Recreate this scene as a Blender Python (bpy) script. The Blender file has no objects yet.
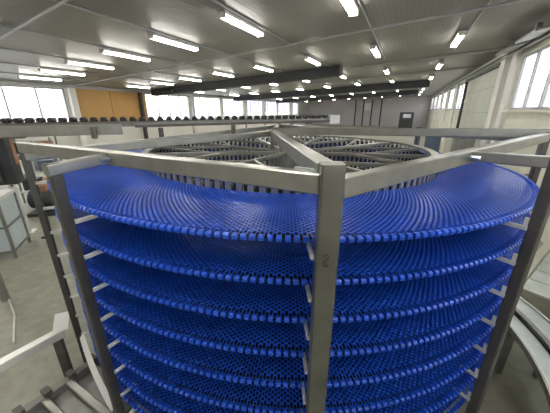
import bpy, math, random
from mathutils import Vector, Matrix
random.seed(7)
SC = bpy.context.scene
COL = SC.collection
PI = math.pi
R = math.radians

# ------------------------------------------------------------------ materials
def new_mat(name):
    m = bpy.data.materials.new(name); m.use_nodes = True
    nt = m.node_tree
    b = nt.nodes.get('Principled BSDF')
    return m, nt, b

def surf(name, col, rough=.5, metal=0., var=.12, scale=6., bump=0., bscale=40., stretch=None, spec=.5):
    """procedural surface: a base colour broken up by noise, optional bump"""
    m, nt, b = new_mat(name)
    tc = nt.nodes.new('ShaderNodeTexCoord')
    mp = nt.nodes.new('ShaderNodeMapping')
    if stretch: mp.inputs['Scale'].default_value = stretch
    nt.links.new(tc.outputs['Object'], mp.inputs['Vector'])
    n = nt.nodes.new('ShaderNodeTexNoise'); n.inputs['Scale'].default_value = scale
    n.inputs['Detail'].default_value = 5
    nt.links.new(mp.outputs['Vector'], n.inputs['Vector'])
    r = nt.nodes.new('ShaderNodeValToRGB')
    r.color_ramp.elements[0].position = .3; r.color_ramp.elements[1].position = .7
    r.color_ramp.elements[0].color = (*[c * (1 - var) for c in col], 1)
    r.color_ramp.elements[1].color = (*[min(1, c * (1 + var)) for c in col], 1)
    nt.links.new(n.outputs['Fac'], r.inputs['Fac'])
    nt.links.new(r.outputs['Color'], b.inputs['Base Color'])
    b.inputs['Roughness'].default_value = rough
    b.inputs['Metallic'].default_value = metal
    b.inputs['Specular IOR Level'].default_value = spec
    if bump:
        n2 = nt.nodes.new('ShaderNodeTexNoise'); n2.inputs['Scale'].default_value = bscale
        nt.links.new(mp.outputs['Vector'], n2.inputs['Vector'])
        bp = nt.nodes.new('ShaderNodeBump'); bp.inputs['Strength'].default_value = bump
        bp.inputs['Distance'].default_value = .01
        nt.links.new(n2.outputs['Fac'], bp.inputs['Height'])
        nt.links.new(bp.outputs['Normal'], b.inputs['Normal'])
    return m

M = {}
M['blue'] = surf('blue_plastic', (.016, .095, .62), .30, 0, .10, 9)
M['blue_edge'] = surf('blue_plastic_edge', (.018, .10, .66), .36, 0, .08, 9)
M['hole_shade'] = surf('belt_hole_shade', (.012, .014, .03), .6, 0, .1, 5)  # near-black standing in for the shade inside the belt openings
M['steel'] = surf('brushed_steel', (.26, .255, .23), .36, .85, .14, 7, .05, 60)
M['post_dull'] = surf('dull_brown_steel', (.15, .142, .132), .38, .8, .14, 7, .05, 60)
M['steel_beam'] = surf('galvanised_beam', (.44, .44, .40), .32, .82, .12, 9, .04, 50)
M['steel_dark'] = surf('dull_steel', (.30, .30, .28), .45, .7, .15, 8)
M['steel_bright'] = surf('bright_steel', (.82, .82, .78), .35, .3, .06, 12)
M['zinc'] = surf('zinc_bolt', (.55, .62, .64), .3, .8, .1, 20)
M['slat'] = surf('slat_steel', (.62, .63, .70), .30, .7, .14, 10)
M['brown_steel'] = surf('weathered_steel', (.15, .13, .12), .55, .35, .2, 8)
M['white_plastic'] = surf('white_plastic', (.80, .80, .77), .5, 0, .04, 5)
M['black'] = surf('black_rubber', (.025, .025, .025), .6, 0, .2, 8)
M['dark'] = surf('dark_paint', (.045, .045, .05), .5, .1, .2, 6)
M['duct'] = surf('dark_duct_paint', (.035, .038, .042), .6, 0, .15, 3)
M['greenish'] = surf('stainless_tray', (.70, .75, .71), .42, .15, .14, 5, .03, 30)
M['cream'] = surf('cream_panel', (.70, .68, .58), .6, 0, .05, 2)
M['white_frame'] = surf('white_frame', (.78, .77, .73), .5, 0, .03, 3)
M['frame_grey'] = surf('grey_window_frame', (.34, .34, .34), .5, 0, .04, 3)
M['wall_white'] = surf('painted_wall', (.66, .64, .58), .8, 0, .05, 1.2)
M['wall_grey'] = surf('grey_wall', (.56, .52, .52), .8, 0, .06, 1)
M['grey_panel'] = surf('grey_sheet_panel', (.47, .49, .43), .55, .15, .10, 1.6)
M['orange'] = surf('ochre_panel', (.47, .265, .09), .6, 0, .05, 2)
M['orange_paint'] = surf('orange_rod', (.62, .27, .08), .5, 0, .1, 6)
M['copper'] = surf('rusty_steel', (.42, .22, .12), .6, .2, .25, 14)
M['conduit'] = surf('grey_conduit', (.46, .47, .48), .5, .3, .06, 4)
M['carton'] = surf('tan_cardboard', (.60, .38, .27), .75, 0, .1, 5)
M['ink'] = surf('marker_ink', (.03, .03, .035), .6, 0, .05, 5)
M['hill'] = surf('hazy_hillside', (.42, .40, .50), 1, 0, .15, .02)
M['ground'] = surf('yard_ground', (.45, .44, .42), 1, 0, .08, .2)
M['screen'] = surf('pale_screen', (.55, .60, .66), .3, 0, .05, 3)
M['cabinet'] = surf('pale_blue_panel', (.62, .70, .74), .4, .05, .05, 3)
M['bluepart'] = surf('blue_crate_plastic', (.10, .13, .18), .45, 0, .1, 4)

def floor_mat():
    m, nt, b = new_mat('concrete_floor')
    tc = nt.nodes.new('ShaderNodeTexCoord')
    n1 = nt.nodes.new('ShaderNodeTexNoise'); n1.inputs['Scale'].default_value = .9; n1.inputs['Detail'].default_value = 8
    n2 = nt.nodes.new('ShaderNodeTexNoise'); n2.inputs['Scale'].default_value = 9; n2.inputs['Detail'].default_value = 6
    nt.links.new(tc.outputs['Object'], n1.inputs['Vector']); nt.links.new(tc.outputs['Object'], n2.inputs['Vector'])
    r1 = nt.nodes.new('ShaderNodeValToRGB')
    r1.color_ramp.elements[0].position = .35; r1.color_ramp.elements[1].position = .68
    r1.color_ramp.elements[0].color = (.30, .305, .24, 1); r1.color_ramp.elements[1].color = (.42, .42, .335, 1)
    nt.links.new(n1.outputs['Fac'], r1.inputs['Fac'])
    mx = nt.nodes.new('ShaderNodeMix'); mx.data_type = 'RGBA'; mx.blend_type = 'OVERLAY'
    mx.inputs[0].default_value = .35
    nt.links.new(r1.outputs['Color'], mx.inputs[6]); nt.links.new(n2.outputs['Fac'], mx.inputs[7])
    nt.links.new(mx.outputs[2], b.inputs['Base Color'])
    b.inputs['Roughness'].default_value = .45
    return m
M['floor'] = floor_mat()

def ceil_mat():
    """ribbed sandwich panels running along the hall, joints every two metres"""
    m, nt, b = new_mat('ribbed_ceiling_panel')
    tc = nt.nodes.new('ShaderNodeTexCoord')
    w = nt.nodes.new('ShaderNodeTexWave'); w.wave_type = 'BANDS'; w.bands_direction = 'X'
    w.inputs['Scale'].default_value = 3.0; w.inputs['Distortion'].default_value = 0
    nt.links.new(tc.outputs['Object'], w.inputs['Vector'])
    r = nt.nodes.new('ShaderNodeValToRGB')
    r.color_ramp.elements[0].position = .0; r.color_ramp.elements[1].position = .25
    r.color_ramp.elements[0].color = (.235, .225, .20, 1); r.color_ramp.elements[1].color = (.27, .26, .235, 1)
    nt.links.new(w.outputs['Color'], r.inputs['Fac'])
    nt.links.new(r.outputs['Color'], b.inputs['Base Color'])
    b.inputs['Roughness'].default_value = .42
    bp = nt.nodes.new('ShaderNodeBump'); bp.inputs['Strength'].default_value = .15; bp.inputs['Distance'].default_value = .01
    nt.links.new(w.outputs['Color'], bp.inputs['Height']); nt.links.new(bp.outputs['Normal'], b.inputs['Normal'])
    return m
M['ceiling'] = ceil_mat()

def glass_mat():
    m = bpy.data.materials.new('window_glass'); m.use_nodes = True
    nt = m.node_tree; nt.nodes.clear()
    o = nt.nodes.new('ShaderNodeOutputMaterial'); mix = nt.nodes.new('ShaderNodeMixShader')
    t = nt.nodes.new('ShaderNodeBsdfTransparent'); t.inputs['Color'].default_value = (.95, .96, .96, 1)
    g = nt.nodes.new('ShaderNodeBsdfGlossy'); g.inputs['Roughness'].default_value = .05
    mix.inputs[0].default_value = .06
    nt.links.new(t.outputs[0], mix.inputs[1]); nt.links.new(g.outputs[0], mix.inputs[2])
    nt.links.new(mix.outputs[0], o.inputs['Surface'])
    return m
M['glass'] = glass_mat()

def emit_mat(name, col, s):
    m, nt, b = new_mat(name)
    b.inputs['Base Color'].default_value = (*col, 1)
    b.inputs['Emission Color'].default_value = (*col, 1)
    b.inputs['Emission Strength'].default_value = s
    return m
M['tube'] = emit_mat('lit_fluorescent_tube', (1., .975, .92), 14.)

# ------------------------------------------------------------------ mesh helpers
class MB:
    def __init__(s): s.v = []; s.f = []
    def add(s, vs, fs):
        o = len(s.v); s.v += [tuple(v) for v in vs]; s.f += [tuple(i + o for i in f) for f in fs]; return s
    def obox(s, c, ax, ay, az):
        """box from a centre and three half vectors"""
        c, ax, ay, az = Vector(c), Vector(ax), Vector(ay), Vector(az)
        vs = [c + i * ax + j * ay + k * az for k in (-1, 1) for j in (-1, 1) for i in (-1, 1)]
        return s.add(vs, [(0, 2, 3, 1), (4, 5, 7, 6), (0, 1, 5, 4), (2, 6, 7, 3), (0, 4, 6, 2), (1, 3, 7, 5)])
    def box(s, x0, x1, y0, y1, z0, z1):
        return s.obox(((x0 + x1) / 2, (y0 + y1) / 2, (z0 + z1) / 2), ((x1 - x0) / 2, 0, 0), (0, (y1 - y0) / 2, 0), (0, 0, (z1 - z0) / 2))
    def rbox(s, cx, cy, z0, z1, w, d, a=0, ch=.006):
        """upright box turned by a, its four vertical edges chamfered"""
        ca, sa = math.cos(a), math.sin(a)
        w, d = w / 2, d / 2
        pl = [(-w + ch, -d), (w - ch, -d), (w, -d + ch), (w, d - ch), (w - ch, d), (-w + ch, d), (-w, d - ch), (-w, -d + ch)]
        vs = []
        for z in (z0, z1):
            for x, y in pl: vs.append((cx + x * ca - y * sa, cy + x * sa + y * ca, z))
        n = 8
        return s.add(vs, [tuple(range(n - 1, -1, -1)), tuple(range(n, 2 * n))] + [(i, (i + 1) % n, n + (i + 1) % n, n + i) for i in range(n)])
    def beam(s, p, q, w, h, ch=.005, drop=True):
        """rectangular tube p to q with chamfered long edges, its top face on the line p-q when drop"""
        p, q = Vector(p), Vector(q)
        d = (q - p).normalized(); side = d.cross(Vector((0, 0, 1)))
        side = side.normalized() if side.length > 1e-4 else Vector((1, 0, 0))
        up = side.cross(d).normalized()
        off = -up * h / 2 if drop else Vector()
        w, h = w / 2, h / 2
        pl = [(-w + ch, -h), (w - ch, -h), (w, -h + ch), (w, h - ch), (w - ch, h), (-w + ch, h), (-w, h - ch), (-w, -h + ch)]
        vs = []
        for e in (p, q):
            for x, y in pl: vs.append(e + off + side * x + up * y)
        n = 8
        return s.add(vs, [tuple(range(n)), tuple(range(2 * n - 1, n - 1, -1))] + [(i, n + i, n + (i + 1) % n, (i + 1) % n) for i in range(n)])
    def tube(s, pts, r, n=8, cap=True):
        pts = [Vector(p) for p in pts]
        vs = []; m = len(pts)
        for i, p in enumerate(pts):
            d = (pts[min(i + 1, m - 1)] - pts[max(i - 1, 0)]).normalized()
            a = d.cross(Vector((0, 0, 1)))
            if a.length < 1e-3: a = d.cross(Vector((1, 0, 0)))
            a.normalize(); b = a.cross(d)
            for k in range(n):
                t = 2 * PI * k / n; vs.append(p + a * (r * math.cos(t)) + b * (r * math.sin(t)))
        fs = [(i * n + k, i * n + (k + 1) % n, (i + 1) * n + (k + 1) % n, (i + 1) * n + k) for i in range(m - 1) for k in range(n)]
        if cap: fs += [tuple(range(n - 1, -1, -1)), tuple((m - 1) * n + k for k in range(n))]
        return s.add(vs, fs)
    def ring(s, c, r0, r1, z0, z1, a0=0, a1=2 * PI, n=96):
        """annular sector of rectangular section; angles from +x"""
        full = abs(a1 - a0 - 2 * PI) < 1e-6
        vs = []; cnt = n if full else n + 1
        for i in range(cnt):
            a = a0 + (a1 - a0) * i / n
            ca, sa = math.cos(a), math.sin(a)
            for r, z in ((r0, z0), (r1, z0), (r1, z1), (r0, z1)): vs.append((c[0] + r * ca, c[1] + r * sa, z))
        fs = []
        for i in range(n):
            j = (i + 1) % cnt
            for k in range(4):
                l = (k + 1) % 4
                fs.append((i * 4 + k, j * 4 + k, j * 4 + l, i * 4 + l))
        if not full: fs += [(3, 2, 1, 0), tuple((cnt - 1) * 4 + k for k in range(4))]
        return s.add(vs, fs)
    def build(s, name, mat, parent=None, smooth=False, org=None):
        me = bpy.data.meshes.new(name)
        vs = s.v
        if org is not None: vs = [(v[0] - org[0], v[1] - org[1], v[2] - org[2]) for v in vs]
        me.from_pydata(vs, [], s.f); me.update()
        me.materials.append(M[mat] if isinstance(mat, str) else mat)
        if smooth:
            for p in me.polygons: p.use_smooth = True
        o = bpy.data.objects.new(name, me); COL.objects.link(o)
        if org is not None: o.location = org
        if parent:
            o.parent = parent
            o.matrix_parent_inverse = Matrix.Translation(parent.location).inverted() if parent.parent is None else Matrix()
        return o

def tag(o, label=None, cat=None, group=None, kind=None):
    if label: o['label'] = label
    if cat: o['category'] = cat
    if group: o['group'] = group
    if kind: o['kind'] = kind
    return o
def empty(name, loc, label, cat, group=None):
    o = bpy.data.objects.new(name, None); COL.objects.link(o); o.location = loc; o.empty_display_size = .1
    return tag(o, label, cat, group)
def struct(o): o['kind'] = 'structure'; return o
def copy_thing(o, loc, label, group=None, rz=None):
    c = o.copy(); COL.objects.link(c); c.location = loc
    if rz is not None: c.rotation_euler = (0, 0, rz)
    c['label'] = label
    if group: c['group'] = group
    for ch in o.children:
        k = ch.copy(); COL.objects.link(k); k.parent = c; k.matrix_parent_inverse = ch.matrix_parent_inverse.copy()
        for g in ch.children:
            d = g.copy(); COL.objects.link(d); d.parent = k; d.matrix_parent_inverse = g.matrix_parent_inverse.copy()
    return c

# ------------------------------------------------------------------ camera
CX, CY, CZ = 0., -2.9834, 2.447
cam = bpy.data.cameras.new('camera'); co = bpy.data.objects.new('camera', cam); COL.objects.link(co)
cam.sensor_width = 36; cam.lens = 273.742 / 550 * 36; cam.clip_start = .02; cam.clip_end = 2000
PITCH, YAW = .33995, -.0434
co.location = (CX, CY, CZ)
co.rotation_euler = (PI / 2 - PITCH, 0, -YAW)
SC.camera = co

# ------------------------------------------------------------------ hall frame
AZ = R(22.2)
E1 = Vector((math.sin(AZ), math.cos(AZ), 0)); E2 = Vector((math.cos(AZ), -math.sin(AZ), 0))
CZA = R(-59.3); EC = -Vector((math.sin(CZA), math.cos(CZA), 0))          # cross lines of the roof, slightly skewed
def H(a, off, z=0): p = E1 * a + E2 * off; return Vector((CX + p.x, CY + p.y, z))
def K(a, b): p = E1 * a + EC * b; return CX + p.x, CY + p.y
def ceil_z(x, y): return CZ + 1.8 + .0338 * (x - CX) - .0156 * (y - CY)
A0, A1, OL, OR = -7., 47., -15.8, 2.75

def hall_quad(z_or_f, a0, a1, o0, o1, thick, up):
    mb = MB(); vs = []
    for dz in (0, thick * up):
        for a, o in ((a0, o0), (a1, o0), (a1, o1), (a0, o1)):
            p = H(a, o); z = z_or_f(p.x, p.y) if callable(z_or_f) else z_or_f
            vs.append((p.x, p.y, z + dz))
    mb.add(vs, [(0, 1, 2, 3), (7, 6, 5, 4), (0, 4, 5, 1), (1, 5, 6, 2), (2, 6, 7, 3), (3, 7, 4, 0)])
    return mb
struct(hall_quad(0, A0 - .5, A1 + .5, OL - .5, OR + .5, .2, -1).build('floor', 'floor'))
# the ceiling carries its own axes so its ribs run along the hall
cmb = hall_quad(ceil_z, A0 - .5, A1 + .5, OL - .5, OR + .5, .15, 1)
rot = Matrix.Rotation(AZ, 4, 'Z')
cmb.v = [tuple(rot @ Vector(v)) for v in cmb.v]
ce = cmb.build('ceiling', 'ceiling'); ce.matrix_world = rot.inverted(); struct(ce)

def wall_side(name, off, thick, openings, mat, inward):
    """wall along the hall with rectangular openings (a0, a1, z0, z1)"""
    mb = MB()
    def blk(a0, a1, z0, z1):
        c0, c1 = H((a0 + a1) / 2, off), None
        mb.obox((*(c0 + E2 * (thick / 2) * (-inward)).xy, (z0 + z1) / 2), E1 * ((a1 - a0) / 2), E2 * (thick / 2), (0, 0, (z1 - z0) / 2))
    top = max(ceil_z(*H(a, off).xy) for a in (A0, A1)) + .05
    ops = sorted(openings)
    a = A0 - .3
    for o0, o1, z0, z1 in ops:
        if o0 > a: blk(a, o0, 0, top)
        blk(o0, o1, 0, z0); blk(o0, o1, z1, top); a = o1
    blk(a, A1 + .3, 0, top)
    return struct(mb.build(name, mat))

WZ0, WZ1 = CZ, CZ + 1.43
right_ops = [(-5.2, -.4, WZ0, WZ1), (.4, 4.9, WZ0, WZ1), (5.6, 10.85, WZ0, WZ1),
             (18.95, 22.3, WZ0, WZ1 + .05), (23.0, 26.6, WZ0, WZ1 + .05), (27.4, 31.2, WZ0, WZ1 + .05), (32.0, 36.0, WZ0, WZ1 + .05), (36.8, 41., WZ0, WZ1 + .05), (41.8, 46.2, WZ0, WZ1 + .05)]
wall_side('wall_right', OR, .08, right_ops, 'cream', -1)
LZ0, LZ1 = CZ - .75, CZ + 1.0
left_ops = [(-.4, 3.6, LZ0, LZ1), (4.2, 9.1, LZ0, LZ1), (14.0, 18.2, LZ0, LZ1), (18.6, 22.5, LZ0, LZ1), (22.8, 26.6, LZ0, LZ1), (27.1, 31., LZ0, LZ1), (31.4, 35.2, LZ0, LZ1), (35.5, 39.8, LZ0, LZ1), (40.2, 43.2, LZ0, LZ1)]
wall_side('wall_left', OL, .25, left_ops, 'wall_white', 1)
for nm, a, s in (('wall_far', A1, 1), ('wall_near', A0, -1)):
    mb = MB(); p = H(a, (OL + OR) / 2)
    mb.obox((p.x + E1.x * .12 * s, p.y + E1.y * .12 * s, 2.4), E2 * ((OR - OL) / 2), E1 * .12, (0, 0, 2.4))
    struct(mb.build(nm, 'wall_grey'))

wn = 0
def window(off, a0, a1, z0, z1, n, inward, mull=.05):
    global wn; wn += 1
    mb = MB(); c = H((a0 + a1) / 2, off)
    out = E2 * (-inward) * (.08 if off < 0 else .035)
    def bar(ac, w, zc, h): 
        q = H(ac, off) + out; mb.obox((q.x, q.y, zc), E1 * (w / 2), E2 * .035, (0, 0, h / 2))
    bar((a0 + a1) / 2, a1 - a0, z0 + .03, .06); bar((a0 + a1) / 2, a1 - a0, z1 - .03, .06)
    for k in range(n + 1):
        ac = a0 + (a1 - a0) * k / n
        ac = min(max(ac, a0 + mull / 2), a1 - mull / 2)
        bar(ac, mull, (z0 + z1) / 2, z1 - z0)
    o = struct(mb.build('window_%d' % wn, 'frame_grey'))
    for k in range(n):
        g = MB(); w = (a1 - a0) / n; q = H(a0 + w * (k + .5), off) + out
        g.obox((q.x, q.y, (z0 + z1) / 2), E1 * (w / 2 - mull / 2), E2 * .004, (0, 0, (z1 - z0) / 2 - .06))
        g.build('pane', 'glass', o)
    return o
for i, (a0, a1, z0, z1) in enumerate(right_ops): window(OR, a0, a1, z0, z1, 5 if a1 < 11 else 3, -1, .07)
for i, (a0, a1, z0, z1) in enumerate(left_ops): window(OL, a0, a1, z0, z1, 4, 1, .05)

# pillars and trims along the walls
tn = 0
def trim(mat, a0, a1, off, z0, z1, d, inward):
    global tn; tn += 1
    mb = MB(); q = H((a0 + a1) / 2, off) + E2 * inward * d / 2
    mb.obox((q.x, q.y, (z0 + z1) / 2), E1 * ((a1 - a0) / 2), E2 * (d / 2), (0, 0, (z1 - z0) / 2))
    return struct(mb.build('trim_%d' % tn, mat))
trim('white_frame', 11.0, 11.45, OR, 0, CZ + 1.75, .12, -1)
trim('white_frame', 11.75, 12.35, OR, 0, CZ + 1.75, .2, -1)
trim('white_frame', 5.0, 5.5, OR, 0, CZ + 1.75, .12, -1)
for a in (22.4, 26.75, 31.35, 36.15, 41.15): trim('white_frame', a, a + .5, OR, 0, CZ + 1.7, .08, -1)
trim('cream', 5.6, 10.85, OR, CZ - .06, CZ - .005, .16, -1)
trim('white_frame', 9.2, 9.5, OL, 0, CZ + 1.05, .25, 1)
trim('conduit', A0, A1, OL, CZ + 1.03, CZ + 1.12, .12, 1)
for a in (18.3, 26.7, 31.1, 39.9): trim('wall_grey', a, a + .25, OL, 0, CZ + 1.05, .2, 1)

# sliding sheet-metal door between the windows of the right wall
mb = MB(); q = H(15.4, OR) - E2 * .09
mb.obox((q.x, q.y, (CZ + 1.36) / 2), E1 * 2.75, E2 * .05, (0, 0, (CZ + 1.36) / 2))
d = struct(mb.build('door_1', 'grey_panel'))
s = MB()
for z in (CZ + .75, CZ - .1, CZ - 1.0):
    q = H(15.4, OR) - E2 * .145; s.obox((q.x, q.y, z), E1 * 2.74, E2 * .004, (0, 0, .012))
s.build('seam', 'steel_dark', d)
s = MB(); q = H(15.4, OR) - E2 * .17
s.obox((q.x, q.y, CZ + 1.42), E1 * 3.1, E2 * .06, (0, 0, .05)); s.build('track', 'dark', d)
# double door and side strips in the far wall
mb = MB(); q = H(A1 - .04, -6.6 + .9); mb.obox((q.x, q.y, 1.9), E2 * 1.9, E1 * .04, (0, 0, 1.9)); d2 = struct(mb.build('door_2', 'wall_grey'))
f = MB()
for o in (-1.9, -.7, .55, 1.9):
    p = q + E2 * o - E1 * .06; f.obox((p.x, p.y, 1.95), E2 * .09, E1 * .03, (0, 0, 1.95))
f.build('door_frame', 'dark', d2)
f = MB(); p = q + E2 * -.1 - E1 * .06; f.obox((p.x, p.y, CZ + .45), E2 * .45, E1 * .012, (0, 0, .5)); f.build('door_window', 'white_frame', d2)
# ochre shutter panels closing one bay of the left wall
for k, (a0, a1) in enumerate(((9.55, 11.42), (11.46, 13.9))):
    mb = MB(); q = H((a0 + a1) / 2, OL) + E2 * .06
    mb.obox((q.x, q.y, CZ + .1), E1 * ((a1 - a0) / 2), E2 * .05, (0, 0, .92))
    tag(mb.build('shutter_panel', 'orange'), ('plain ochre shutter panel closing the left wall, next to the white windows on its left', 'ochre shutter panel beside the dark upright post on the left wall')[k], 'panel')
mb = MB(); q = H(13.4, OL) + E2 * .24; mb.rbox(q.x, q.y, 0, CZ + 1.02, .22, .16, -AZ); tag(mb.build('steel_column', 'dark'), 'dark upright steel column standing in front of the ochre panel', 'column')

# ------------------------------------------------------------------ outdoors
mb = MB(); mb.obox((0, 20, -.6), (600, 0, 0), (0, 600, 0), (0, 0, .25)); struct(mb.build('ground', 'ground'))
mb = MB(); N = 80; pr = []
for i in range(N + 1):
    t = i / N; ang = R(-10 + 150 * t); rr = 420
    h = 26 + 12 * math.sin(t * 17) + 8 * math.sin(t * 41 + 1) + 4 * math.sin(t * 90)
    x, y = rr * math.sin(ang), rr * math.cos(ang)
    pr.append(((x, y, -1), (x * 1.08, y * 1.08, h), (x * 1.3, y * 1.3, -1)))
vs = [p for q in pr for p in q]; fs = []
for i in range(N):
    for k in range(2): fs.append((i * 3 + k, i * 3 + k + 3, i * 3 + k + 4, i * 3 + k + 1))
mb.add(vs, fs); struct(mb.build('hills', 'hill'))

# ------------------------------------------------------------------ roof: ducts, conduits, lights
def cross_box(name, a, b0, b1, z_drop, h, d, mat, label, cat):
    mb = MB(); vs = []
    for b in (b0, b1):
        x, y = K(a, b); zc = ceil_z(x, y) - z_drop
        for da, dz in ((-d / 2, 0), (d / 2, 0), (d / 2, -h), (-d / 2, -h)):
            p = Vector((x, y, 0)) + E1 * da; vs.append((p.x, p.y, zc + dz))
    mb.add(vs, [(0, 1, 2, 3), (7, 6, 5, 4)] + [(k, 4 + k, 4 + (k + 1) % 4, (k + 1) % 4) for k in range(4)])
    return tag(mb.build(name, mat), label, cat)
cross_box('ceiling_duct', 12.0, -15.4, -2.75, .004, .36, .55, 'duct', 'nearest long dark boxed duct across the ceiling, ending above the hall centre', 'duct')
cross_box('ceiling_duct', 21.6, -15.3, 1.0, .004, .42, .55, 'duct', 'second long dark boxed duct across the ceiling, behind the nearest one', 'duct')
cross_box('ceiling_duct', 31.2, -15.3, .6, .004, .40, .55, 'duct', 'third dark boxed duct across the ceiling, farthest towards the end wall', 'duct')
def cond(pts, r, label):
    return tag(MB().tube(pts, r, 6).build('conduit', 'conduit'), label, 'conduit', 'ceiling conduits')
ords = ['nearest', 'second', 'third', 'fourth', 'fifth', 'sixth', 'seventh', 'eighth', 'ninth', 'tenth']
rows = [-4.4, .3, 5.0, 9.6, 14.4, 19.1, 23.8, 28.5, 33.2, 37.9]
cols = [.93 - 2.09 * k for k in range(8)]
def cpt(a, b, dz): x, y = K(a, b); return (x, y, ceil_z(x, y) - dz)
cond([cpt(2.4, -15.5, .075), cpt(2.4, 2.4, .075)], .028, 'grey conduit crossing the ceiling nearest the camera')
cond([cpt(7.1, -15.5, .075), cpt(7.1, 2.4, .075)], .026, 'grey conduit crossing the ceiling behind the first lamp row')
cond([cpt(12.5, -2.4, .03), cpt(12.5, 2.6, .03)], .03, 'grey conduit crossing the ceiling from the duct end to the right wall')
cond([cpt(16.8, -6, .03), cpt(16.8, 2.6, .03)], .03, 'grey conduit crossing the ceiling behind the nearest duct')
for k, b in enumerate(cols):
    cond([cpt(-4.4, b + .13, .025), cpt(11.6, b + .13, .025)], .018, 'thin grey conduit feeding lamps along the hall, %s from the right wall' % ords[k].replace('nearest', 'first'))

LL = 1.5
fx = empty('ceiling_light', (0, 0, 0), '', 'lamp')
mb = MB(); mb.obox((0, 0, -.025), (.085, 0, 0), (0, LL / 2, 0), (0, 0, .025)); mb.obox((0, -.4, 0.0), (.015, 0, 0), (0, .02, 0), (0, 0, .01)); mb.build('housing', 'white_frame', fx)
mb = MB()
for sx in (-.045, .045): mb.tube([(sx, -LL / 2 + .03, -.076), (sx, LL / 2 - .03, -.076)], .024, 8)
mb.build('tube', 'tube', fx)
for sy in (-1, 1):
    mb = MB(); mb.obox((0, sy * (LL / 2 - .015), -.076), (.08, 0, 0), (0, .015, 0), (0, 0, .03)); mb.build('end_cap', 'white_plastic', fx)
first = True
for i, a in enumerate(rows):
    for k, b in enumerate(cols):
        x, y = K(a, b); z = ceil_z(x, y) - .04
        rowname = ('row behind the camera' if i == 0 else 'row overhead' if i == 1 else '%s lamp row ahead' % ['first', 'second', 'third', 'fourth', 'fifth', 'sixth', 'seventh', 'eighth'][i - 2])
        lab = 'lit fluorescent ceiling light in the %s, %s from the right wall' % (rowname, ords[k].replace('nearest', 'first'))
        if first:
            fx.location = (x, y, z); fx.rotation_euler = (0, 0, -AZ); tag(fx, lab, None, 'fluorescent ceiling lights'); first = False
        else: copy_thing(fx, (x, y, z), lab, 'fluorescent ceiling lights', -AZ)
# services under the roof edge of the right wall
p = [H(a, OR - .16) for a in (1., 10, 20, 30, 46)]
tag(MB().tube([(q.x, q.y, CZ + 1.62) for q in p], .05, 8).build('service_pipe', 'dark'), 'dark pipe running along the top of the right wall', 'pipe')
tag(MB().tube([(q.x + .0, q.y, CZ + 1.52) for q in [H(a, OR - .24) for a in (1., 10, 20, 46)]], .025, 6).build('service_pipe', 'conduit'), 'thin grey pipe just below the dark pipe on the right wall', 'pipe')
q = H(18.65, OR - .12); tag(MB().tube([(q.x, q.y, 0), (q.x, q.y, CZ + 1.44)], .09, 8).build('down_pipe', 'dark'), 'dark vertical pipe at the far edge of the grey sheet door', 'pipe')
for k, a in enumerate((8.6, 10.3)):
    mb = MB(); q = H(a, OR - .45); mb.obox((q.x, q.y, CZ + 1.56), E1 * .62, E2 * .20 + Vector((0, 0, .05)), (0, 0, .025)); mb.obox((q.x, q.y, CZ + 1.66), E1 * .05, E2 * .05, (0, 0, .1))
    tag(mb.build('air_deflector', 'steel_dark'), ('grey metal flap above the near right window, closer to the camera', 'grey metal flap above the near right window, by the white column')[k], 'flap')

# ------------------------------------------------------------------ spiral conveyor
T = 1.98                    # height of the top tier at the front
PT = .1933                  # rise per turn
RI, RO = 1.445, 2.04
tower = empty('spiral_conveyor', (0, 0, 0), 'tall spiral conveyor of stacked blue plastic belt tiers in a square steel tube frame', 'conveyor')
def pol(az, r, z=0): return Vector((r * math.sin(az), -r * math.cos(az), z))
def zb(az): return -PT * az / (2 * PI)

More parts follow.
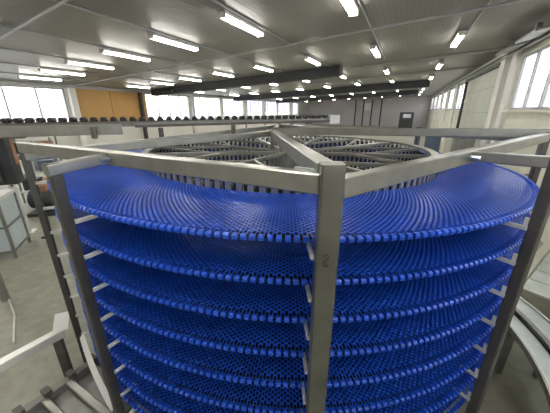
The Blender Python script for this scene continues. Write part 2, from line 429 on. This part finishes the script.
def belt_mesh():
    """one full turn of modular belt: radial ribs joined by staggered links, with a toothed outer edge"""
    NR = 2 * 366; v = []; f = []; mi = []
    def quadbox(c8, faces, m):
        o = len(v); v.extend(c8)
        for q in faces: f.append(tuple(o + i for i in q)); mi.append(m)
    FULL = [(0, 2, 3, 1), (4, 5, 7, 6), (0, 1, 5, 4), (2, 6, 7, 3), (0, 4, 6, 2), (1, 3, 7, 5)]
    da = 2 * PI / NR
    rib = .0038 / 2
    zt, zl = .006, -.004
    lw = .0055
    pitch = .0275
    nk = int((RO - .030 - RI) / pitch)
    for j in range(NR):
        az = -PI + j * da; s, c = math.sin(az), math.cos(az); z0 = zb(az)
        tx, ty = c, s          # tangent (increasing az), radial is (s,-c)
        c8 = []
        for z in (zl, zt - .0025):
            for t in (-rib, rib):
                for r in (RI, RO - .019): c8.append((r * s + t * tx, -r * c + t * ty, z0 + z))
        quadbox(c8, FULL, 0)
        # links across to the next rib
        a2 = az + da; s2, c2 = math.sin(a2), math.cos(a2); z2 = zb(a2)
        for k in range(nk):
            r = RI + .006 + (k + .5 * (j % 2)) * pitch
            c8 = []
            for z in (zt - .0045, zt - .001):
                for (S, Cc, zz) in ((s, c, z0), (s2, c2, z2)):
                    for rr in (r - lw, r + lw): c8.append((rr * S, -rr * Cc, zz + z))
            quadbox(c8, [(4, 6, 7, 5), (0, 1, 3, 2), (0, 2, 6, 4), (1, 5, 7, 3)], 0)
        # edge tooth on every second rib
        if j % 2 == 0:
            am = az + da * .5; S, Cc = math.sin(am), math.cos(am); zz = zb(am)
            hw = .0104
            prof = [(RO - .022, -.011), (RO - .005, -.014), (RO, -.008), (RO, .003), (RO - .008, .010), (RO - .022, .008)]
            o = len(v)
            for t in (-hw, hw):
                for r, z in prof: v.append((r * S + t * Cc, -r * Cc + t * S, zz + z))
            n = 6
            fs = [tuple(range(n)), tuple(range(2 * n - 1, n - 1, -1))] + [(i, n + i, n + (i + 1) % n, (i + 1) % n) for i in range(n)]
            for q in fs: f.append(tuple(o + i for i in q)); mi.append(1)
    me = bpy.data.meshes.new('belt_tier'); me.from_pydata(v, [], f); me.update()
    me.materials.append(M['blue']); me.materials.append(M['blue_edge'])
    me.polygons.foreach_set('material_index', mi)
    return me
bme = belt_mesh()
TURNS = 8
def shade_mesh():
    """added dark sheet under one belt turn, painting shade into the belt openings"""
    n = 180; v = []; f = []
    for i in range(n + 1):
        az = -PI + 2 * PI * i / n
        for r, dz in ((RI + .01, -.020), (RO - .045, -.020), (RO - .045, -.015), (RI + .01, -.015)):
            v.append((r * math.sin(az), -r * math.cos(az), zb(az) + dz))
    for i in range(n):
        for k in range(4):
            l = (k + 1) % 4; f.append((i * 4 + k, i * 4 + 4 + k, i * 4 + 4 + l, i * 4 + l))
    f += [(3, 2, 1, 0), tuple(n * 4 + k for k in range(4))]
    me = bpy.data.meshes.new('shade_sheet'); me.from_pydata(v, [], f); me.update(); me.materials.append(M['hole_shade']); return me
shade_sheet_mesh = shade_mesh()
for k in range(TURNS):
    o = bpy.data.objects.new('shade_sheet', shade_sheet_mesh); COL.objects.link(o); o.parent = tower; o.location = (0, 0, T - k * PT)
for k in range(TURNS):
    o = bpy.data.objects.new('belt_tier', bme); COL.objects.link(o); o.parent = tower; o.location = (0, 0, T - k * PT)

# posts: azimuth, radius, top, section
FP = pol(R(4), 2.1); LM = pol(R(-29.5), 2.1); RM = pol(R(34.8), 2.1)
LC = Vector((-1.80, -1.17, 0)); RC = Vector((2.22, -.47, 0)); BC = pol(R(184), 2.12); LB = pol(R(-120), 2.12); RB = pol(R(120), 2.12)
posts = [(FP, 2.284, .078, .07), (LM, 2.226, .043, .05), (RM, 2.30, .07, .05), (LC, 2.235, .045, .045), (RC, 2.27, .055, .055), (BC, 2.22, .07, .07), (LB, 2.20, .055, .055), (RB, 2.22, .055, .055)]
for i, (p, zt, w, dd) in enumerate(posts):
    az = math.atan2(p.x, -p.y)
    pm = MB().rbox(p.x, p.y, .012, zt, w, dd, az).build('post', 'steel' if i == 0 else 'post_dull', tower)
    MB().rbox(p.x, p.y, 0, .012, .16, .16, az).build('foot_plate', 'steel_dark', pm)
    # one carrier bracket for every tier
    rad = Vector((p.x, p.y, 0)).normalized(); tan = Vector((-rad.y, rad.x, 0))
    for k in range(TURNS):
        z = T - k * PT + zb(az) - .040
        r1 = p.xy.length
        side = -1 if az > -.2 else 1
        off = tan * ((w / 2 + .006) * side) if i < 3 else tan * (w / 2 + .006)
        if i == 0: off = tan * (-(w / 2 + .006))
        b = MB()
        b.beam(rad * (r1 - .02) + off + Vector((0, 0, z)), rad * (r1 - .12) + off + Vector((0, 0, z)), .014, .022, .003)
        if i == 2: b.obox(rad * (r1 - .03) + off + Vector((0, 0, z + .012)), rad * .008, tan * .005, (0, 0, .03))
        b.build('bracket', 'steel_bright', tower)
# top frame
def up(p, z): return Vector((p.x, p.y, z))
HUB = Vector((-.17, .40, 2.22))
MB().beam(up(FP, 2.248) + Vector((-.03, .02, 0)), up(LC, 2.245), .055, .072).build('beam', 'steel_beam', tower)
MB().beam(up(FP, 2.232) + Vector((.03, .02, 0)), up(RC, 2.262), .055, .072).build('beam', 'steel_beam', tower)
MB().beam(up(FP, 2.280) + Vector((-.01, .03, 0)), HUB, .07, .08).build('beam', 'steel_beam', tower)
MB().beam(HUB + Vector((0, 0, .025)), up(RC, 2.295), .055, .075).build('beam', 'steel_beam', tower)
MB().beam(HUB + Vector((0, 0, -.01)), up(LC, 2.18), .055, .06).build('beam', 'steel_beam', tower)
MB().beam(HUB, up(BC, 2.21), .055, .075).build('beam', 'steel_beam', tower)
MB().beam(up(BC, 2.20), up(LC, 2.17), .055, .06).build('beam', 'steel_beam', tower)
MB().beam(up(BC, 2.20), up(RC, 2.235), .055, .06).build('beam', 'steel_beam', tower)
def foot_on(p, a, b):
    a, b = a.xy, b.xy; d = (b - a); t = (p.xy - a).dot(d) / d.dot(d); return a + d * t
for P_, a, b, za, zb_ in ((LM, FP, LC, 2.222, 2.236), (RM, FP, RC, 2.252, 2.236)):
    q = foot_on(P_, a, b); dirv = (Vector((q.x, q.y)) - P_.xy).normalized()
    e0 = Vector((P_.x, P_.y, za)) - Vector((dirv.x, dirv.y, 0)) * .03
    e1 = Vector((q.x, q.y, zb_)) - Vector((dirv.x, dirv.y, 0)) * .03
    MB().beam(e0, e1, .055, .05).build('arm', 'steel_beam', tower)
    for s_ in (-1, 1):
        t = Vector((-dirv.y, dirv.x, 0)); c = e1 - Vector((dirv.x, dirv.y, 0)) * .03 + t * (s_ * .04) + Vector((0, 0, -.025))
        MB().tube([c - Vector((dirv.x, dirv.y, 0)) * .02, c + Vector((dirv.x, dirv.y, 0)) * .03], .011, 6).build('bolt', 'zinc', tower)
for dz in (-.02, -.05):
    c = up(FP, 2.262 + dz) + Vector((-.065, .085, 0))
    MB().tube([c + Vector((-.05, .03, 0)), c + Vector((.03, -.03, 0))], .010, 6).build('bolt', 'zinc', tower)
# handwritten mark on the front post: a looped 2
def mark():
    az = R(4); tan = Vector((math.cos(az), math.sin(az), 0)); nrm = Vector((math.sin(az), -math.cos(az), 0))
    c = FP + nrm * .0362 + tan * -.006 + Vector((0, 0, 1.945))
    pts = [(-.008, .012), (-.005, .019), (.002, .021), (.007, .016), (.005, .008), (-.002, .001), (-.008, -.006), (-.010, -.014), (-.005, -.019), (.002, -.018), (.006, -.012), (.003, -.007), (-.003, -.008), (-.004, -.014), (.001, -.020), (.010, -.019)]
    return MB().tube([c + tan * x * 1.15 + Vector((0, 0, y * 1.15)) for x, y in pts], .0017, 5)
tag(mark().build('handwritten_mark', 'ink', tower), 'black handwritten looped 2 on the front post')
# curved guard strip low on the left
g = MB(); n = 24; vs = []
for i in range(n + 1):
    az = R(-47 + 14 * i / n); z = .84 - .28 * i / n
    for r, d0 in ((2.072, .018), (2.105, -.018)):
        for dz in (-.004, .004): vs.append(pol(az, r, z + d0 + dz))
fs = []
for i in range(n):
    o = i * 4
    for a, b in ((0, 1), (1, 3), (3, 2), (2, 0)): fs.append((o + a, o + b, o + 4 + b, o + 4 + a))
fs += [(0, 2, 3, 1), (n * 4, n * 4 + 1, n * 4 + 3, n * 4 + 2)]
g.add(vs, fs).build('guard_strip', 'white_plastic', tower)

# drum inside the belt
drum = MB().ring((0, 0), .05, .085, .02, 2.16, n=32).build('drum', 'steel_dark', tower)
NS = 122; vis = []
for i in range(NS): vis.append(-PI + 2 * PI * i / NS)
RD = 1.415
rest = MB(); ks = 0
def slat(mb, az):
    rad = pol(az, 1); tan = Vector((-rad.y, rad.x, 0))
    mb.obox(rad * RD + Vector((0, 0, (.45 + 2.065) / 2)), tan * .0165, rad * .006, (0, 0, (2.065 - .45) / 2))
for az in vis:
    if abs(az) < 1.15 or abs(az) > 1.95:
        if ks < 99: ks += 1; m_ = MB(); slat(m_, az); m_.build('slat', 'slat', drum); continue
    slat(rest, az)
tag(rest.build('slat', 'slat', drum), kind='stuff')
rest = MB(); ks = 0
def drive_bar(mb, az):
    rad = pol(az, 1); tan = Vector((-rad.y, rad.x, 0))
    mb.obox(rad * (RD - .035) + Vector((0, 0, (.45 + 2.035) / 2)), tan * .012, rad * .010, (0, 0, (2.035 - .45) / 2))
for az in vis:
    az += PI / NS
    if (abs(az) < 1.15 or abs(az) > 1.95) and ks < 98:
        ks += 1; m_ = MB(); drive_bar(m_, az); m_.build('drive_bar', 'dark', drum)
    else: drive_bar(rest, az)
tag(rest.build('drive_bar', 'dark', drum), kind='stuff')
for z0, z1, r0, r1 in ((2.062, 2.082, 1.36, 1.425), (1.86, 1.89, 1.345, 1.366), (1.55, 1.58, 1.345, 1.366), (1.0, 1.03, 1.345, 1.366), (.5, .54, 1.345, 1.366)):
    MB().ring((0, 0), r0, r1, z0, z1, n=128).build('hoop', 'steel_beam', drum)
for i in range(8):
    a = R(22.5 + 45 * i)
    MB().beam(pol(a, .08, 2.03), pol(a, 1.385, 2.075), .03, .035).build('spoke', 'steel_beam', drum)
    b = R(22.5 + 45 * (i + 1))
    MB().beam(pol(a, .72, 2.045), pol((a + b) / 2, 1.385, 2.07), .022, .03).build('strut', 'steel_beam', drum)
    MB().beam(pol(b, .72, 2.045), pol((a + b) / 2, 1.385, 2.07), .022, .03).build('strut', 'steel_beam', drum)
    MB().beam(pol(a, .08, 1.62), pol(a, 1.37, 1.86), .03, .035).build('spoke', 'steel_dark', drum)
MB().rbox(HUB.x, HUB.y, 1.5, HUB.z - .07, .06, .06).build('hanger_post', 'steel_dark', tower)

# ------------------------------------------------------------------ outfeed conveyor behind the tower
V0 = Vector((-3.9, -.314, 2.33)); V1 = Vector((.62, 1.355, 2.352))
cv = empty('outfeed_conveyor', (0, 1.1, 2.2), 'long horizontal steel outfeed conveyor with black rollers passing behind the blue spiral', 'conveyor')
dv = (V1 - V0).normalized(); nv = Vector((-dv.y, dv.x, 0))
L = (V1 - V0).length
for s_, nm in ((0, 'side_rail'), (.42, 'side_rail')):
    MB().beam(V0 + nv * s_ + Vector((0, 0, -.03)), V1 + nv * s_ + Vector((0, 0, -.03)), .03, .055).build(nm, 'steel', cv)
nr = 46
for i in range(nr):
    c = V0 + dv * (L * (i + .5) / nr)
    b = MB(); b.tube([c - nv * .02, c + nv * .10], .027, 12); b.obox(c + nv * .04 + Vector((0, 0, -.012)), dv * .036, nv * .02, (0, 0, .012))
    b.build('roller', 'black', cv)
MB().beam(V0 + Vector((0, 0, -.055)) - nv * .02, V0 + dv * L * .42 + Vector((0, 0, -.055)) - nv * .02, .02, .12).build('side_plate', 'steel_beam', cv)
MB().beam(V0 + dv * L * .45 - nv * .02 + Vector((0, 0, -.07)), V1 - nv * .02 + Vector((0, 0, -.045)), .03, .03).build('lower_rail', 'brown_steel', cv)
for t in (.36, .70):
    c = V0 + dv * (L * t)
    MB().beam(c + Vector((0, 0, -.08)) - nv * .05, c + Vector((.0, 0, -.21)) - nv * .05, .06, .04).build('hanger', 'steel', cv)
MB().beam(V1 - dv * .1 + nv * .44 + Vector((0, 0, -.06)), V1 - dv * .1 + nv * 1.35 + Vector((0, 0, -.06)), .06, .06).build('outrigger', 'steel_dark', cv)
for t, o_ in ((.04, .2), (.98, 1.3)):
    c = V0 + dv * (L * t) + nv * o_
    MB().rbox(c.x, c.y, .0, 2.24, .07, .07, .35).build('leg', 'steel_dark', cv)
e = V1 + dv * .08 + nv * .1
MB().rbox(e.x, e.y, 2.25, 2.37, .16, .3, .35).build('end_box', 'white_plastic', cv)

# ------------------------------------------------------------------ left foreground: rail, roller bed
ZR = .78
rl = empty('guard_rail', (-1.9, -1.6, 0), 'bright stainless square guard rail reaching from the tower foot to the left edge', 'rail')
r0, r1 = Vector((-1.80, -1.30, ZR)), Vector((-2.48, -2.42, ZR))
MB().beam(r0, r1, .068, .07).build('rail_bar', 'steel_bright', rl)
MB().rbox(r0.x - .035, r0.y - .03, 0, ZR - .08, .06, .06, .55).build('leg', 'brown_steel', rl)
MB().rbox(r1.x + .03, r1.y + .03, 0, ZR - .08, .06, .06, .55).build('leg', 'brown_steel', rl)
mb = MB(); mb.obox((-1.84, -1.25, ZR + .012), Vector((-.04, .07, .03)), Vector((.045, .025, 0)), (0, 0, .008)); mb.build('mounting_plate', 'white_plastic', rl)
ub, vb = Vector((.447, .894, 0)), Vector((.894, -.447, 0)); ZP = .50
PB = Vector((-1.80, -1.78, 0))
bed = empty('infeed_bed', (-1.7, -1.9, 0), 'low steel infeed bed with cross bars beside the foot of the spiral', 'conveyor')
MB().beam(up(PB - ub * .9, ZP), up(PB + ub * .56, ZP), .06, .10).build('side_beam', 'steel_dark', bed)
MB().beam(up(PB - ub * .9 + vb * .60, ZP - .06), up(PB + ub * .20 + vb * .60, ZP - .06), .05, .08).build('side_beam', 'steel_dark', bed)
m_ = MB(); c = PB - ub * .17 + vb * .30; m_.obox((c.x, c.y, ZP - .075), ub * .72, vb * .28, (0, 0, .012)); m_.build('bed_plate', 'steel_dark', bed)
for i in range(9):
    s_ = -.82 + i * .16
    Lb = .58
    MB().beam(up(PB + ub * s_ + vb * .03, ZP - .005), up(PB + ub * s_ + vb * Lb, ZP - .005), .048, .035).build('cross_bar', 'steel_beam' if i % 2 else 'steel', bed)
    c = PB + ub * (s_ + .03); MB().rbox(c.x, c.y, ZP - .02, ZP + .03, .05, .07, R(63)).build('stud', 'brown_steel', bed)
for s_, t_ in ((-.8, 0), (.5, 0), (-.8, .6), (-.05, .6)):
    c = PB + ub * s_ + vb * t_; MB().rbox(c.x, c.y, 0, ZP - .09, .05, .05, R(63)).build('leg', 'steel_dark', bed)

# ------------------------------------------------------------------ right: curved tray conveyor, straight conveyor
CC = (0, -.58)
cc = empty('curved_conveyor', (2.2, -.9, 0), 'curved pale stainless tray conveyor low on the right of the spiral', 'conveyor')
a0, a1 = R(-72), R(8)
MB().ring(CC, 2.085, 2.10, .525, .58, a0, a1, 60).build('inner_rim', 'steel_beam', cc)
MB().ring(CC, 2.10, 2.13, .52, .55, a0, a1, 60).build('wear_strip', 'steel_bright', cc)
MB().ring(CC, 2.132, 2.27, .515, .535, a0, a1, 60).build('tray', 'greenish', cc)
MB().ring(CC, 2.285, 2.325, .45, .575, a0, a1, 60).build('middle_rail', 'steel', cc)
MB().ring(CC, 2.335, 2.50, .53, .55, a0, a1, 60).build('tray', 'greenish', cc)
MB().ring(CC, 2.50, 2.515, .46, .57, a0, a1, 60).build('outer_rim', 'steel_bright', cc)
MB().ring(CC, 2.13, 2.50, .47, .49, a0, a1, 60).build('under_frame', 'steel_dark', cc)
for a in (-68, -40, -8):
    for r in (2.14, 2.47):
        x, y = CC[0] + r * math.cos(R(a)), CC[1] + r * math.sin(R(a)); MB().rbox(x, y, 0, .47, .05, .05, R(a)).build('leg', 'steel_dark', cc)
SO = Vector((2.62, -.23, 0)); du = Vector((.77, .638, 0)); dn = Vector((.638, -.77, 0))
sc_ = empty('straight_conveyor', (3.0, 0, 0), 'straight pale conveyor with panelled bed leading away beyond the curved tray', 'conveyor')
MB().beam(up(SO, .60), up(SO + du * 1.6, .60), .09, .12).build('side_rail', 'cream', sc_)
MB().beam(up(SO + dn * .55, .60), up(SO + du * 1.6 + dn * .55, .60), .06, .12).build('side_rail', 'cream', sc_)
for i in range(5):
    c = SO + du * (.16 + .32 * i) + dn * .275; m_ = MB(); m_.obox((c.x, c.y, .545), du * .153, dn * .22, (0, 0, .01)); m_.build('bed_panel', 'greenish', sc_)
for s_, t_ in ((.1, 0), (1.4, 0), (.1, .55), (1.4, .55)):
    c = SO + du * s_ + dn * t_; MB().rbox(c.x, c.y, 0, .50, .05, .05, .69).build('leg', 'steel_dark', sc_)
m_ = MB(); m_.beam(up(SO + du * .2 - dn * .2, .75), up(SO + du * 1.6 - dn * .2, .75), .07, .2); hs = tag(m_.build('drive_beam', 'dark'), 'long dark steel beam standing behind the pale straight conveyor', 'beam')
for s_ in (.3, 1.5):
    c = SO + du * s_ - dn * .2; MB().rbox(c.x, c.y, 0, .56, .05, .05, .69).build('leg', 'steel_dark', hs)

# ------------------------------------------------------------------ left background clutter
cb = empty('cabinet', (-4.95, 1.25, 0), 'pale blue panelled cabinet in a steel frame on the floor at the left edge', 'cabinet')
co_ = Vector((-4.68, 1.03, 0)); sd = Vector((-.45, .893, 0)); fd = Vector((-.893, -.45, 0))
def cbx(u0, u1, v0, v1, z0, z1):
    c = co_ + sd * ((u0 + u1) / 2) + fd * ((v0 + v1) / 2); return MB().obox((c.x, c.y, (z0 + z1) / 2), sd * ((u1 - u0) / 2), fd * ((v1 - v0) / 2), (0, 0, (z1 - z0) / 2))
cbx(.02, .68, .02, .88, .14, 1.02).build('body', 'cabinet', cb)
cbx(0, .7, 0, .9, 1.02, 1.08).build('top', 'white_plastic', cb)
for u in (0, .66):
    for v_ in (0, .86): cbx(u, u + .04, v_, v_ + .04, 0, 1.02).build('leg', 'steel_dark', cb)
for z in (.56, .12): 
    m_ = cbx(-.004, .70, -.004, .02, z, z + .03); m_.v += []; m_.build('rail', 'steel_dark', cb)
    cbx(-.004, .02, 0, .9, z, z + .03).build('rail', 'steel_dark', cb)
upn = empty('perforated_upright', (-5.47, 2.08, 0), 'pale perforated steel upright standing on the floor behind the cabinet', 'upright')
MB().rbox(-5.47, 2.08, .02, 1.35, .13, .05, .4).build('column', 'white_plastic', upn)
h = MB()
for i in range(11): h.obox((-5.47 + .0255 * math.sin(.4), 2.08 - .0265 * math.cos(.4), .22 + i * .1), Vector((math.cos(.4), math.sin(.4), 0)) * .018, Vector((-math.sin(.4), math.cos(.4), 0)) * .003, (0, 0, .02))
h.build('slot', 'black', upn)
MB().rbox(-5.47, 2.08, 0, .02, .28, .22, .4).build('foot_plate', 'steel_bright', upn)
MB().tube([(-5.5, 2.0, .02), (-5.5, 2.0, .08)], .04, 8).build('bolt', 'zinc', upn)
pu = empty('pump_motor', (-5.95, 3.2, 0), 'dark pump motor on a base plate on the floor behind the left posts', 'machine')
MB().rbox(-5.95, 3.2, 0, .08, .7, .5, .3).build('base_plate', 'dark', pu)
MB().tube([(-6.2, 3.12, .38), (-5.75, 3.27, .38)], .22, 18).build('motor_body', 'dark', pu)
MB().rbox(-5.95, 3.2, .08, .2, .3, .3, .3).build('foot', 'black', pu)
MB().rbox(-5.95, 3.2, .58, .72, .22, .2, .3).build('terminal_box', 'copper', pu)
MB().tube([(-5.75, 3.27, .38), (-5.6, 3.32, .38)], .07, 12).build('flange', 'steel_bright', pu)
tag(MB().tube([(-4.90, 1.78, .02), (-4.84, 1.82, .02), (-4.72, 1.82, .02)], .02, 6).build('dropped_tool', 'black'), 'small black tool lying on the floor beside the cabinet', 'tool')
tag(MB().tube([(-4.9, .75, .012), (-4.36, .40, .012), (-3.9, .06, .012), (-3.40, -.33, .012), (-3.0, -.75, .012)], .011, 6).build('hose', 'white_plastic'), 'thin pale hose lying across the concrete floor at left', 'hose')
# drive housing hung under the near end of the outfeed conveyor
dh = cv
MB().rbox(-3.38, .02, 1.62, 2.20, .40, .18, .37).build('drive_housing', 'dark', dh)
MB().rbox(-3.31, -.09, 1.66, 1.96, .14, .03, .37).build('cover_plate', 'brown_steel', dh)
MB().tube([(-3.09, .02, 2.16), (-3.09, .02, 1.86)], .016, 8).build('rod', 'copper', dh)
MB().rbox(-3.14, .03, 2.14, 2.18, .36, .05, .37).build('cross_plate', 'steel', dh)
wb = empty('white_rack', (-6.9, 4.3, 0), 'white shelved rack full of boxes standing behind the pump motor', 'rack')
for z in (.3, .8, 1.3, 1.75): MB().rbox(-6.9, 4.3, z, z + .04, 1.0, .5, .4).build('shelf', 'white_plastic', wb)
for sx in (-.47, .47):
    for sy in (-.22, .22):
        x, y = sx * math.cos(.4) - sy * math.sin(.4), sx * math.sin(.4) + sy * math.cos(.4); MB().rbox(-6.9 + x, 4.3 + y, 0, 1.9, .04, .04, .4).build('upright', 'steel_dark', wb)
mats = ['dark', 'carton', 'white_plastic', 'bluepart', 'dark', 'copper']
locs = ['left end of its lowest shelf', 'right end of its lowest shelf', 'left end of its middle shelf', 'right end of its middle shelf', 'left end of its upper shelf', 'right end of its upper shelf']
cname = ['dark', 'tan', 'white', 'blue', 'black', 'brown']
k = 0
for z in (.34, .84, 1.34):
    for sx in (-.24, .22):
        x, y = sx * math.cos(.4), sx * math.sin(.4)
        tag(MB().rbox(-6.9 + x, 4.3 + y, z, z + .3, .36, .36, .4).build('storage_box', mats[k]), '%s box on the white rack, %s' % (cname[k], locs[k]), 'box', 'boxes on the white rack'); k += 1
# equipment far behind the tower on the right
ct = empty('control_desk', (0, 0, 0), 'dark control cabinet with a pale screen before the far wall', 'cabinet')
q = H(40, -.1); ct.location = q
MB().rbox(q.x, q.y, 0, CZ - .30, 1.6, .8, -AZ).build('body', 'dark', ct)
m_ = MB(); p = q - E1 * .42 + E2 * .05; m_.obox((p.x, p.y, CZ - .75), E2 * .45, E1 * .015, (0, 0, .22)); m_.build('screen', 'screen', ct)
for k, (a, o, w, hh, mt, lb) in enumerate(((9.5, 1.55, .5, 1.9, 'steel_dark', 'grey steel switch cabinet behind the spiral on the right'), (11.0, .9, .45, 1.75, 'bluepart', 'slate blue upright cabinet behind the spiral on the right'), (12.6, 1.7, .6, 1.6, 'cream', 'cream locker against the right wall behind the spiral'))):
    q = H(a, o); e = empty('machine_cabinet', q, lb, 'cabinet')
    MB().rbox(q.x, q.y, .08, hh, w, .45, -AZ, .02).build('body', mt, e); MB().rbox(q.x, q.y, 0, .08, w - .06, .39, -AZ).build('plinth', 'black', e)
    p = q - E1 * .235; m_ = MB(); m_.obox((p.x, p.y, hh * .55), E2 * (w / 2 - .04), E1 * .012, (0, 0, hh * .38)); dd = m_.build('door', mt, e)
    p = q - E1 * .26 + E2 * (w / 2 - .08); MB().tube([(p.x, p.y, hh * .5), (p.x, p.y, hh * .6)], .012, 6).build('handle', 'zinc', dd)

# ------------------------------------------------------------------ light
w = bpy.data.worlds.new('sky'); SC.world = w; w.use_nodes = True
nt = w.node_tree; bg = nt.nodes['Background']
bg.inputs['Color'].default_value = (.93, .96, 1., 1); bg.inputs['Strength'].default_value = 2.6
SC.view_settings.view_transform = 'Standard'; SC.view_settings.look = 'None'
SC.view_settings.exposure = 0.95; SC.view_settings.gamma = 1; SC.view_settings.use_curve_mapping = False
SC.cycles.max_bounces = 8
